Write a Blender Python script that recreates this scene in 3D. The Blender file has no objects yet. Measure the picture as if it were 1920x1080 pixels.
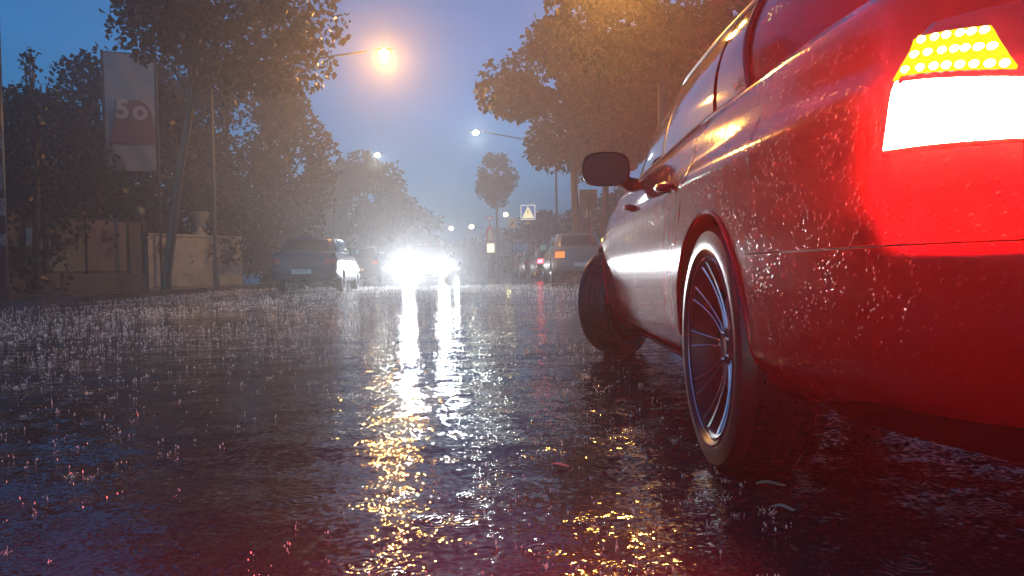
import bpy, bmesh, math, random
from mathutils import Vector, Matrix, noise
R = math.radians
sc = bpy.context.scene
col = sc.collection
random.seed(7)

# ------------------------------------------------------------------ camera
F = 1387.0
CAM_H = 0.55
cam_d = bpy.data.cameras.new("camera"); cam = bpy.data.objects.new("camera", cam_d); col.objects.link(cam)
cam_d.sensor_width = 36.0; cam_d.lens = 36.0 * F / 1920.0
cam_d.clip_start = 0.02; cam_d.clip_end = 2000
CM = Matrix.Rotation(R(90 - 1.49), 4, 'X') @ Matrix.Rotation(R(-1.0), 4, 'Z')
cam.matrix_world = Matrix.Translation((0, 0, CAM_H)) @ CM
sc.camera = cam
sc.render.resolution_x = 1024; sc.render.resolution_y = 576

# ------------------------------------------------------------------ sky, sun, exposure
SUN_EL, SUN_ROT = 8.0, 205.0
HAZE = 0.0088
w = bpy.data.worlds.new("World"); sc.world = w; w.use_nodes = True
nt = w.node_tree; nt.nodes.clear()
out = nt.nodes.new('ShaderNodeOutputWorld'); bg = nt.nodes.new('ShaderNodeBackground')
sky = nt.nodes.new('ShaderNodeTexSky'); sky.sky_type = 'NISHITA'; sky.sun_disc = False
sky.sun_elevation = R(SUN_EL); sky.sun_rotation = R(SUN_ROT)
sky.ozone_density = 6.0; sky.dust_density = 0.6; sky.air_density = 1.0
tc = nt.nodes.new('ShaderNodeTexCoord'); mp = nt.nodes.new('ShaderNodeMapping'); mp.inputs['Scale'].default_value = (1.5, 1.5, 5.0)
nz = nt.nodes.new('ShaderNodeTexNoise'); nz.inputs['Scale'].default_value = 1.6; nz.inputs['Detail'].default_value = 4
mr = nt.nodes.new('ShaderNodeMapRange'); mr.inputs[1].default_value = .3; mr.inputs[2].default_value = .7; mr.inputs[3].default_value = .82; mr.inputs[4].default_value = 1.12
tint = nt.nodes.new('ShaderNodeMix'); tint.data_type = 'RGBA'; tint.blend_type = 'MULTIPLY'; tint.inputs[0].default_value = 1.0
tint.inputs[7].default_value = (0.66, 1.10, 1.12, 1)
mul = nt.nodes.new('ShaderNodeVectorMath'); mul.operation = 'SCALE'
nt.links.new(tc.outputs['Generated'], mp.inputs[0]); nt.links.new(mp.outputs[0], nz.inputs[0]); nt.links.new(nz.outputs[0], mr.inputs[0])
nt.links.new(sky.outputs[0], tint.inputs[6]); nt.links.new(tint.outputs[2], mul.inputs[0]); nt.links.new(mr.outputs[0], mul.inputs['Scale'])
nt.links.new(mul.outputs[0], bg.inputs[0]); nt.links.new(bg.outputs[0], out.inputs[0])
SKY = 0.185
bg.inputs[1].default_value = SKY
sd = bpy.data.lights.new("sun", 'SUN'); sd.energy = 0.04; sd.angle = R(15); sd.color = (.75, .85, 1)
so = bpy.data.objects.new("sun", sd); col.objects.link(so)
so.rotation_euler = (R(90 - SUN_EL), 0, R(180 - SUN_ROT)); so.location = (0, 0, 50)
sc.view_settings.view_transform = 'Standard'; sc.view_settings.look = 'None'
sc.view_settings.exposure = 0; sc.view_settings.gamma = 1
sc.cycles.use_denoising = True
sc.cycles.max_bounces = 5; sc.cycles.diffuse_bounces = 2; sc.cycles.glossy_bounces = 3
sc.cycles.transmission_bounces = 3; sc.cycles.volume_bounces = 0
sc.cycles.sample_clamp_indirect = 6.0
sc.cycles.caustics_reflective = True

# ------------------------------------------------------------------ helpers
def unproj(px, py, d):
    """point at depth d behind pixel (px,py) of the 1920x1080 frame"""
    v = Vector(((px - 960) / F, -(py - 540) / F, -1.0)) * d
    return cam.matrix_world @ v
def ground(px, d, z=0.0):
    return Vector(((px - 960) / F * d, d, z))
RD = Vector((-0.0577, 1.0, 0)).normalized()      # direction of the road
RN = Vector((RD.y, -RD.x, 0))                     # to its right
ROAD_YAW = math.atan2(0.0577, 1)
def road(s, t, z=0.0):                             # s metres along the road, t metres right of the camera
    p = RD * s + RN * t
    return Vector((p.x, p.y, z))

def tag(o, label=None, cat=None, group=None, kind=None):
    if label: o['label'] = label
    if cat: o['category'] = cat
    if group: o['group'] = group
    if kind: o['kind'] = kind
    return o
def empty(name, loc=(0, 0, 0), rz=0.0, label=None, cat=None, group=None):
    o = bpy.data.objects.new(name, None); col.objects.link(o)
    o.location = loc; o.rotation_euler = (0, 0, rz); o.empty_display_size = .2
    return tag(o, label, cat, group)
def copy_tree(o, parent=None):
    c = o.copy(); col.objects.link(c)
    if parent: c.parent = parent
    for ch in o.children: copy_tree(ch, c)
    return c

class MB:
    def __init__(s): s.v = []; s.f = []
    def quad_grid(s, rows, close=False):
        n0 = len(s.v); m = len(rows[0])
        for r in rows: s.v.extend([tuple(p) for p in r])
        for i in range(len(rows) - 1):
            for j in range(m - 1 if not close else m):
                a = n0 + i * m + j; b = n0 + i * m + (j + 1) % m
                s.f.append((a, b, b + m, a + m))
        return s
    def face(s, pts):
        n0 = len(s.v); s.v.extend([tuple(p) for p in pts]); s.f.append(tuple(range(n0, n0 + len(pts)))); return s
    def box(s, c, size, M=None):
        x, y, z = [q / 2 for q in size]; n0 = len(s.v)
        for dz in (-z, z):
            for dx, dy in ((-x, -y), (x, -y), (x, y), (-x, y)):
                p = Vector((dx, dy, dz))
                if M is not None: p = M @ p
                s.v.append(tuple(p + Vector(c)))
        for f in ((0, 3, 2, 1), (4, 5, 6, 7), (0, 1, 5, 4), (1, 2, 6, 5), (2, 3, 7, 6), (3, 0, 4, 7)):
            s.f.append(tuple(n0 + k for k in f))
        return s
    def tube(s, pts, rad, n=8, cap=True):
        pts = [Vector(p) for p in pts]; rs = rad if isinstance(rad, (list, tuple)) else [rad] * len(pts)
        rings = []; up = None
        for i, p in enumerate(pts):
            t = (pts[min(i + 1, len(pts) - 1)] - pts[max(i - 1, 0)]).normalized()
            if up is None or abs(up.dot(t)) > .99: up = Vector((0, 0, 1)) if abs(t.z) < .9 else Vector((1, 0, 0))
            a = t.cross(up).normalized(); b = a.cross(t).normalized(); up = b
            rings.append([p + (a * math.cos(6.28318 * k / n) + b * math.sin(6.28318 * k / n)) * rs[i] for k in range(n)])
        n0 = len(s.v)
        s.quad_grid(rings, close=True)
        if cap:
            s.f.append(tuple(n0 + k for k in range(n))[::-1]); e = n0 + (len(rings) - 1) * n
            s.f.append(tuple(e + k for k in range(n)))
        return s
    def lathe(s, prof, n=32, axis='X'):     # prof: (r, h) about the given axis
        rows = []
        for r, h in prof:
            row = []
            for k in range(n):
                a = 6.283185 * k / n; c, d = r * math.cos(a), r * math.sin(a)
                row.append((h, c, d) if axis == 'X' else (c, h, d) if axis == 'Y' else (c, d, h))
            rows.append(row)
        s.quad_grid(rows, close=True); return s
    def ball(s, c, r, n=8, m=6):
        c = Vector(c); rr = r if isinstance(r, (tuple, list)) else (r, r, r)
        rows = []
        for i in range(m + 1):
            th = math.pi * i / m
            rows.append([(c.x + rr[0] * math.sin(th) * math.cos(6.28318 * k / n), c.y + rr[1] * math.sin(th) * math.sin(6.28318 * k / n), c.z + rr[2] * math.cos(th)) for k in range(n)])
        s.quad_grid(rows, close=True); return s
    def build(s, name, mat, parent=None, smooth=True, bevel=0):
        me = bpy.data.meshes.new(name); me.from_pydata(s.v, [], s.f); me.update()
        bm = bmesh.new(); bm.from_mesh(me)
        bmesh.ops.remove_doubles(bm, verts=bm.verts, dist=1e-5)
        bmesh.ops.recalc_face_normals(bm, faces=bm.faces)
        bm.to_mesh(me); bm.free()
        if smooth:
            for p in me.polygons: p.use_smooth = True
            me.set_sharp_from_angle(angle=R(38))
        if mat: me.materials.append(mat)
        o = bpy.data.objects.new(name, me); col.objects.link(o)
        if parent: o.parent = parent
        if bevel:
            b = o.modifiers.new("bevel", 'BEVEL'); b.width = bevel; b.segments = 2; b.limit_method = 'ANGLE'
        return o

# ------------------------------------------------------------------ materials
def mat(name, base, rough=.5, metal=0, spec=.5, coat=0, noise_amt=0, nscale=8, bump=0, bscale=40, emit=None, estr=0, trans=0, sss=0):
    m = bpy.data.materials.new(name); m.use_nodes = True; nt = m.node_tree; b = nt.nodes['Principled BSDF']
    b.inputs['Base Color'].default_value = (*base, 1); b.inputs['Roughness'].default_value = rough
    b.inputs['Metallic'].default_value = metal; b.inputs['Specular IOR Level'].default_value = spec
    b.inputs['Coat Weight'].default_value = coat; b.inputs['Coat Roughness'].default_value = .04
    b.inputs['Transmission Weight'].default_value = trans
    if emit: b.inputs['Emission Color'].default_value = (*emit, 1); b.inputs['Emission Strength'].default_value = estr
    tc = nt.nodes.new('ShaderNodeTexCoord')
    if noise_amt:
        n = nt.nodes.new('ShaderNodeTexNoise'); n.inputs['Scale'].default_value = nscale; n.inputs['Detail'].default_value = 5
        nt.links.new(tc.outputs['Object'], n.inputs[0])
        r = nt.nodes.new('ShaderNodeMapRange'); r.inputs[1].default_value = .3; r.inputs[2].default_value = .7
        r.inputs[3].default_value = 1 - noise_amt; r.inputs[4].default_value = 1 + noise_amt
        v = nt.nodes.new('ShaderNodeVectorMath'); v.operation = 'SCALE'; v.inputs[0].default_value = base
        nt.links.new(n.outputs[0], r.inputs[0]); nt.links.new(r.outputs[0], v.inputs['Scale']); nt.links.new(v.outputs[0], b.inputs['Base Color'])
    if bump:
        n = nt.nodes.new('ShaderNodeTexNoise'); n.inputs['Scale'].default_value = bscale; n.inputs['Detail'].default_value = 4
        nt.links.new(tc.outputs['Object'], n.inputs[0])
        bp = nt.nodes.new('ShaderNodeBump'); bp.inputs['Distance'].default_value = bump
        nt.links.new(n.outputs[0], bp.inputs['Height']); nt.links.new(bp.outputs[0], b.inputs['Normal'])
    return m
def emitter(name, colr, st):
    m = bpy.data.materials.new(name); m.use_nodes = True; nt = m.node_tree; nt.nodes.clear()
    o = nt.nodes.new('ShaderNodeOutputMaterial'); e = nt.nodes.new('ShaderNodeEmission')
    e.inputs[0].default_value = (*colr, 1); e.inputs[1].default_value = st; nt.links.new(e.outputs[0], o.inputs[0]); return m

def wet_paint(name, base, rough=.25):
    """metallic lacquer beaded with rain drops: drops come from small bump cells"""
    m = mat(name, base, rough, metal=0, spec=.35, coat=0); nt = m.node_tree; b = nt.nodes['Principled BSDF']
    tc = nt.nodes.new('ShaderNodeTexCoord')
    vo = nt.nodes.new('ShaderNodeTexVoronoi'); vo.inputs['Scale'].default_value = 95; vo.inputs['Randomness'].default_value = 1
    nt.links.new(tc.outputs['Object'], vo.inputs['Vector'])
    r = nt.nodes.new('ShaderNodeMapRange'); r.inputs[1].default_value = 0.0; r.inputs[2].default_value = .34; r.inputs[3].default_value = 1; r.inputs[4].default_value = 0
    nt.links.new(vo.outputs['Distance'], r.inputs[0])
    sep = nt.nodes.new('ShaderNodeSeparateColor'); nt.links.new(vo.outputs['Color'], sep.inputs[0])
    gt = nt.nodes.new('ShaderNodeMath'); gt.operation = 'GREATER_THAN'; gt.inputs[1].default_value = .55; nt.links.new(sep.outputs[0], gt.inputs[0])
    pw = nt.nodes.new('ShaderNodeMath'); pw.operation = 'POWER'; pw.inputs[1].default_value = .5; nt.links.new(r.outputs[0], pw.inputs[0])
    ml = nt.nodes.new('ShaderNodeMath'); ml.operation = 'MULTIPLY'; nt.links.new(pw.outputs[0], ml.inputs[0]); nt.links.new(gt.outputs[0], ml.inputs[1])
    # slow water film running down
    mp = nt.nodes.new('ShaderNodeMapping'); mp.inputs['Scale'].default_value = (14, 14, 1.3); nt.links.new(tc.outputs['Object'], mp.inputs[0])
    n = nt.nodes.new('ShaderNodeTexNoise'); n.inputs['Scale'].default_value = 1.6; n.inputs['Detail'].default_value = 2; nt.links.new(mp.outputs[0], n.inputs[0])
    b1 = nt.nodes.new('ShaderNodeBump'); b1.inputs['Distance'].default_value = .0006; nt.links.new(n.outputs[0], b1.inputs['Height'])
    b2 = nt.nodes.new('ShaderNodeBump'); b2.inputs['Distance'].default_value = .0006; nt.links.new(ml.outputs[0], b2.inputs['Height']); nt.links.new(b1.outputs[0], b2.inputs['Normal'])
    nt.links.new(b2.outputs[0], b.inputs['Normal']); nt.links.new(b2.outputs[0], b.inputs['Coat Normal'])
    return m

M = {}
M['glare_red_paint'] = wet_paint('glare_red_paint', (.50, .006, .007), .11)  # red base colour stands in for the tail light's glare over the car
M['dark_paint'] = wet_paint('dark_paint', (.02, .024, .03))
M['blue_paint'] = wet_paint('blue_paint', (.03, .045, .08))
M['grey_paint'] = wet_paint('grey_paint', (.19, .20, .205))
M['plastic'] = mat('black_plastic', (.012, .012, .013), .35, noise_amt=.2)
M['rubber'] = mat('wet_rubber', (.014, .014, .015), .32, noise_amt=.2, bump=.001, bscale=120)
M['alloy'] = mat('alloy', (.62, .63, .65), .16, metal=1, noise_amt=.05)
M['dark_alloy'] = mat('dark_alloy', (.10, .10, .11), .25, metal=1)
M['disc'] = mat('brake_disc', (.25, .25, .26), .35, metal=1, noise_amt=.1)
M['glass'] = mat('tinted_glass', (.012, .013, .018), .04, coat=.5, spec=.9)
M['mirror'] = mat('mirror_glass', (.5, .52, .55), .03, metal=1)
M['chrome'] = mat('chrome', (.7, .7, .72), .12, metal=1)
M['plate'] = mat('plate_white', (.75, .75, .70), .35, noise_amt=.03)
M['black'] = mat('print_black', (.01, .01, .01), .5)
M['red_lens'] = mat('red_lens', (.35, .01, .01), .12, coat=1)
M['amber_lens'] = mat('amber_lens', (.5, .13, .02), .12, coat=1)
M['galv'] = mat('galvanised_steel', (.022, .023, .025), .5, metal=.1, noise_amt=.2, nscale=6)
M['bark'] = mat('wet_bark', (.035, .028, .022), .55, noise_amt=.4, nscale=9, bump=.01, bscale=14)
M['barrel'] = mat('dark_lacquered_alloy', (.02, .02, .022), .4, metal=.4)

# ------------------------------------------------------------------ wet road, ground, pavements
def wet_surface(name, base, rough, waves=True, puddle=.5):
    m = bpy.data.materials.new(name); m.use_nodes = True; nt = m.node_tree; b = nt.nodes['Principled BSDF']
    L = nt.links.new; N = nt.nodes.new
    tc = N('ShaderNodeTexCoord')
    agg = N('ShaderNodeTexNoise'); agg.inputs['Scale'].default_value = 110; agg.inputs['Detail'].default_value = 3; L(tc.outputs['Object'], agg.inputs[0])
    big = N('ShaderNodeTexNoise'); big.inputs['Scale'].default_value = .55; big.inputs['Detail'].default_value = 4; L(tc.outputs['Object'], big.inputs[0])
    cr = N('ShaderNodeMapRange'); cr.inputs[1].default_value = .3; cr.inputs[2].default_value = .7; cr.inputs[3].default_value = .55; cr.inputs[4].default_value = 1.5; L(agg.outputs[0], cr.inputs[0])
    v = N('ShaderNodeVectorMath'); v.operation = 'SCALE'; v.inputs[0].default_value = base; L(cr.outputs[0], v.inputs['Scale']); L(v.outputs[0], b.inputs['Base Color'])
    rr = N('ShaderNodeMapRange'); rr.inputs[1].default_value = .35; rr.inputs[2].default_value = .65; rr.inputs[3].default_value = rough * .5; rr.inputs[4].default_value = rough * 1.5; L(big.outputs[0], rr.inputs[0]); L(rr.outputs[0], b.inputs['Roughness'])
    b.inputs['IOR'].default_value = 1.36; b.inputs['Specular IOR Level'].default_value = .5
    def bump(h, dist, prev=None, strength=1):
        bp = N('ShaderNodeBump'); bp.inputs['Distance'].default_value = dist; bp.inputs['Strength'].default_value = strength; L(h, bp.inputs['Height'])
        if prev: L(prev.outputs[0], bp.inputs['Normal'])
        return bp
    def noise_t(scale, det=2, sx=1, sy=1, rz=0):
        mp = N('ShaderNodeMapping'); mp.inputs['Scale'].default_value = (sx, sy, 1); mp.inputs['Rotation'].default_value = (0, 0, rz); L(tc.outputs['Object'], mp.inputs[0])
        n = N('ShaderNodeTexNoise'); n.inputs['Scale'].default_value = scale; n.inputs['Detail'].default_value = det; L(mp.outputs[0], n.inputs[0]); return n
    def slope(n, amp):
        a_ = N('ShaderNodeVectorMath'); a_.operation = 'SUBTRACT'; a_.inputs[1].default_value = (.5, .5, .5); L(n.outputs['Color'], a_.inputs[0])
        m_ = N('ShaderNodeVectorMath'); m_.operation = 'MULTIPLY'; m_.inputs[1].default_value = (amp, amp, 0); L(a_.outputs[0], m_.inputs[0]); return m_
    parts = [slope(noise_t(62, 1.5), WAVE[0])]
    if waves: parts += [slope(noise_t(9, 2, .7, 1.3, .3), WAVE[1]), slope(noise_t(1.5, 2, .5, 1.7, -.22), WAVE[2])]
    acc = None
    for p_ in parts:
        if acc is None: acc = p_
        else:
            ad = N('ShaderNodeVectorMath'); ad.operation = 'ADD'; L(acc.outputs[0], ad.inputs[0]); L(p_.outputs[0], ad.inputs[1]); acc = ad
    amr = N('ShaderNodeMapRange'); amr.inputs[1].default_value = .36; amr.inputs[2].default_value = .64; amr.inputs[3].default_value = .45; amr.inputs[4].default_value = 1.35; L(big.outputs[0], amr.inputs[0])
    sc_ = N('ShaderNodeVectorMath'); sc_.operation = 'SCALE'; L(acc.outputs[0], sc_.inputs[0]); L(amr.outputs[0], sc_.inputs['Scale']); acc = sc_
    ad = N('ShaderNodeVectorMath'); ad.operation = 'ADD'; ad.inputs[1].default_value = (0, 0, 1); L(acc.outputs[0], ad.inputs[0])
    nn = N('ShaderNodeVectorMath'); nn.operation = 'NORMALIZE'; L(ad.outputs[0], nn.inputs[0]); last = nn
    if waves:
        vo = N('ShaderNodeTexVoronoi'); vo.inputs['Scale'].default_value = 7; L(tc.outputs['Object'], vo.inputs['Vector'])
        sn = N('ShaderNodeMath'); sn.operation = 'SINE'; ms = N('ShaderNodeMath'); ms.operation = 'MULTIPLY'; ms.inputs[1].default_value = 60; L(vo.outputs['Distance'], ms.inputs[0]); L(ms.outputs[0], sn.inputs[0])
        fd = N('ShaderNodeMapRange'); fd.inputs[1].default_value = 0; fd.inputs[2].default_value = .42; fd.inputs[3].default_value = 1; fd.inputs[4].default_value = 0; L(vo.outputs['Distance'], fd.inputs[0])
        rm = N('ShaderNodeMath'); rm.operation = 'MULTIPLY'; L(sn.outputs[0], rm.inputs[0]); L(fd.outputs[0], rm.inputs[1])
        last = bump(rm.outputs[0], .0011, nn)
    L(last.outputs[0], b.inputs['Normal'])
    return m
WAVE = (.47, .29, .20)
M['road'] = wet_surface('wet_asphalt', (.035, .035, .038), .06)
M['paving'] = wet_surface('wet_paving', (.07, .068, .065), .22, waves=False)
M['earth'] = mat('wet_earth', (.03, .03, .022), .6, noise_amt=.4, nscale=3, bump=.03, bscale=6)
KL, KR = -8.15, 4.65          # kerbs, metres from the camera across the road

def strip(name, t0, t1, z0, z1, m, s0=-12, s1=400, nseg=20, kind='structure'):
    mb = MB(); rows = []
    for i in range(nseg + 1):
        s = s0 + (s1 - s0) * (i / nseg) ** 1.7
        rows.append([road(s, t0, z0), road(s, t1, z1)])
    mb.quad_grid(rows); o = mb.build(name, m, smooth=False); return tag(o, kind=kind)
g = MB(); g.face([(-420, -60, -.06), (420, -60, -.06), (420, 620, -.06), (-420, 620, -.06)])
tag(g.build('ground', M['earth'], smooth=False), kind='structure')
strip('road', KL, KR, 0, 0, M['road'])
def kerbed(name, t0, t1, zk, side):
    mb = MB(); rows = []
    for i in range(25):
        s = -12 + 412 * (i / 24) ** 1.7
        if side < 0: rows.append([road(s, t0, zk + .03), road(s, t1 - .16, zk), road(s, t1 - .15, zk + .004), road(s, t1 - .015, zk + .004), road(s, t1, zk - .012), road(s, t1 + .012, -.02)])
        else: rows.append([road(s, t1, zk + .03), road(s, t0 + .16, zk), road(s, t0 + .15, zk + .004), road(s, t0 + .015, zk + .004), road(s, t0, zk - .012), road(s, t0 - .012, -.02)])
    mb.quad_grid(rows); return tag(mb.build(name, M['paving'], smooth=False), kind='structure')
kerbed('pavement', -30, KL, .12, -1)
kerbed('pavement', KR, 24, .12, 1)

# ------------------------------------------------------------------ cars
def catmull(pts, n):
    out = []
    P = [Vector(p) for p in pts]
    for i in range(len(P) - 1):
        p0 = P[i - 1] if i else P[0] * 2 - P[1]; p1, p2 = P[i], P[i + 1]; p3 = P[i + 2] if i + 2 < len(P) else P[-1] * 2 - P[-2]
        for k in range(n):
            t = k / n
            out.append(.5 * ((2 * p1) + (p2 - p0) * t + (2 * p0 - 5 * p1 + 4 * p2 - p3) * t * t + (3 * p1 - p0 - 3 * p2 + p3) * t ** 3))
    out.append(P[-1]); return out
def interp(tab, x):
    if x <= tab[0][0]: return tab[0][1]
    for (a, va), (b, vb) in zip(tab, tab[1:]):
        if x <= b:
            t = (x - a) / (b - a); return va + (vb - va) * t
    return tab[-1][1]
def sinterp(tab, x):
    if x <= tab[0][0]: return tab[0][1]
    for (a, va), (b, vb) in zip(tab, tab[1:]):
        if x <= b:
            t = (x - a) / (b - a); t = t * t * (3 - 2 * t); return va + (vb - va) * t
    return tab[-1][1]
OUT_PTS = [(0, -1.30), (-.36, -1.292), (-.60, -1.265), (-.74, -1.21), (-.825, -1.11), (-.868, -.93), (-.887, -.55), (-.897, 0), (-.90, .8), (-.90, 1.6), (-.90, 2.3),
           (-.893, 2.8), (-.86, 3.1), (-.79, 3.32), (-.62, 3.46), (-.36, 3.53), (0, 3.56)]
OUT = [Vector((p[0], p[1])) for p in catmull([(x, y, 0) for x, y in OUT_PTS], 30)]
NRM = []
for i in range(len(OUT)):
    t = (OUT[min(i + 1, len(OUT) - 1)] - OUT[max(i - 1, 0)]).normalized(); NRM.append(Vector((-t.y, t.x)))   # outward (left side)
ZB = [(-1.30, .955), (-1.0, .985), (-.5, 1.0), (.2, 1.0), (1.2, .985), (2.0, .965), (2.5, .90), (3.0, .82), (3.35, .72), (3.56, .64)]
ZLO = [(-1.30, .34), (-1.1, .335), (-.75, .31), (-.45, .26), (0, .19), (2.4, .19), (3.1, .19), (3.56, .22)]
INS = [(.15, .10), (.21, .055), (.27, .024), (.36, .008), (.50, -.004), (.62, -.006), (.72, .002), (.80, .0), (.825, .006), (.86, .024), (.92, .038), (.97, .052), (1.0, .08)]
def zb(y): return sinterp(ZB, y)
def zlo(y): return interp(ZLO, y)
def yi(y):
    lo, hi = 0, len(OUT) - 1
    while hi - lo > 1:
        m = (lo + hi) // 2
        if OUT[m].y <= y: lo = m
        else: hi = m
    t = (y - OUT[lo].y) / max(1e-9, OUT[hi].y - OUT[lo].y)
    return lo + min(1, max(0, t))
def at_i(f, z, off=0.0):
    """point on the left body side: outline index f, height z, pushed outwards by off"""
    k = min(int(f), len(OUT) - 2); t = f - k
    p = OUT[k].lerp(OUT[k + 1], t); n = NRM[k].lerp(NRM[k + 1], t).normalized()
    fr = z / zb(p.y); ins = interp(INS, fr)
    if p.y < -.9 and z > .56: ins += .05 * min(1, (-.9 - p.y) / .35) * min(1, (z - .56) / .05)
    if p.y > 3.1 and z > .50: ins += .03 * min(1, (p.y - 3.1) / .3)
    ins += .07 * max(0, 1 - (z - zlo(p.y)) / .13) ** 2
    q = p - n * (ins - off)
    return Vector((min(q.x, -0.0), q.y, z))
RA, AZ = .366, .33
def arch_z(y, ra=RA):
    for yc in (0.0, 2.76):
        d = abs(y - yc)
        if d <= ra: return AZ + math.sqrt(max(0, ra * ra - d * d))
    return None
def ycols(y0, y1, step):
    s = set()
    n = max(1, int((y1 - y0) / step))
    for i in range(n + 1): s.add(round(y0 + (y1 - y0) * i / n, 5))
    for yc in (0.0, 2.76):
        for k in range(0, 33):
            y = yc - RA * math.cos(math.pi * k / 32)
            if y0 < y < y1: s.add(round(y, 5))
        for y in (yc - RA - .0008, yc + RA + .0008):
            if y0 < y < y1: s.add(round(y, 5))
    return sorted(s)
def edge_rear(z): return .43 - .25 * max(0, min(1, (z - .60) / .40)) ** 1.5
def edge_mid(z): return 1.22 - .10 * max(0, (z - .5)) 
def edge_front(z): return 2.16
GB = [(0, -.80), (-.48, -.78), (-.68, -.68), (-.785, -.35), (-.815, .2), (-.82, 1.0), (-.805, 1.7), (-.745, 1.98), (-.5, 2.12), (0, 2.20)]
GR = [(0, -.36), (-.38, -.34), (-.56, -.27), (-.645, -.08), (-.675, .35), (-.68, .9), (-.665, 1.12), (-.59, 1.24), (-.35, 1.30), (0, 1.33)]
GN = 14
GBc = catmull([(x, y, 0) for x, y in GB], GN); GRc = catmull([(x, y, 0) for x, y in GR], GN)
def cabin(u, t, off=0.0):
    """u: index along the belt ring 0..9, t: 0 belt .. 1 roof edge, left side"""
    f = u * GN; k = min(int(f), len(GBc) - 2); a = f - k
    B = GBc[k].lerp(GBc[k + 1], a); C = GRc[k].lerp(GRc[k + 1], a)
    z0 = zb(B.y) - .014; z1 = 1.352 - .05 * max(0, (.25 - C.y)) ** 1.2 - .02 * max(0, C.y - .9)
    p = B.lerp(C, t); bul = .035 * math.sin(math.pi * t)
    tg = (GBc[k + 1] - GBc[max(0, k - 1)]).normalized(); n = Vector((-tg.y, tg.x, 0))
    q = p + n * (bul + off)
    return Vector((min(q.x, 0.0), q.y, z0 + (z1 - z0) * t + off * .35))
def mirror_x(p): return Vector((-p.x, p.y, p.z))

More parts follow.
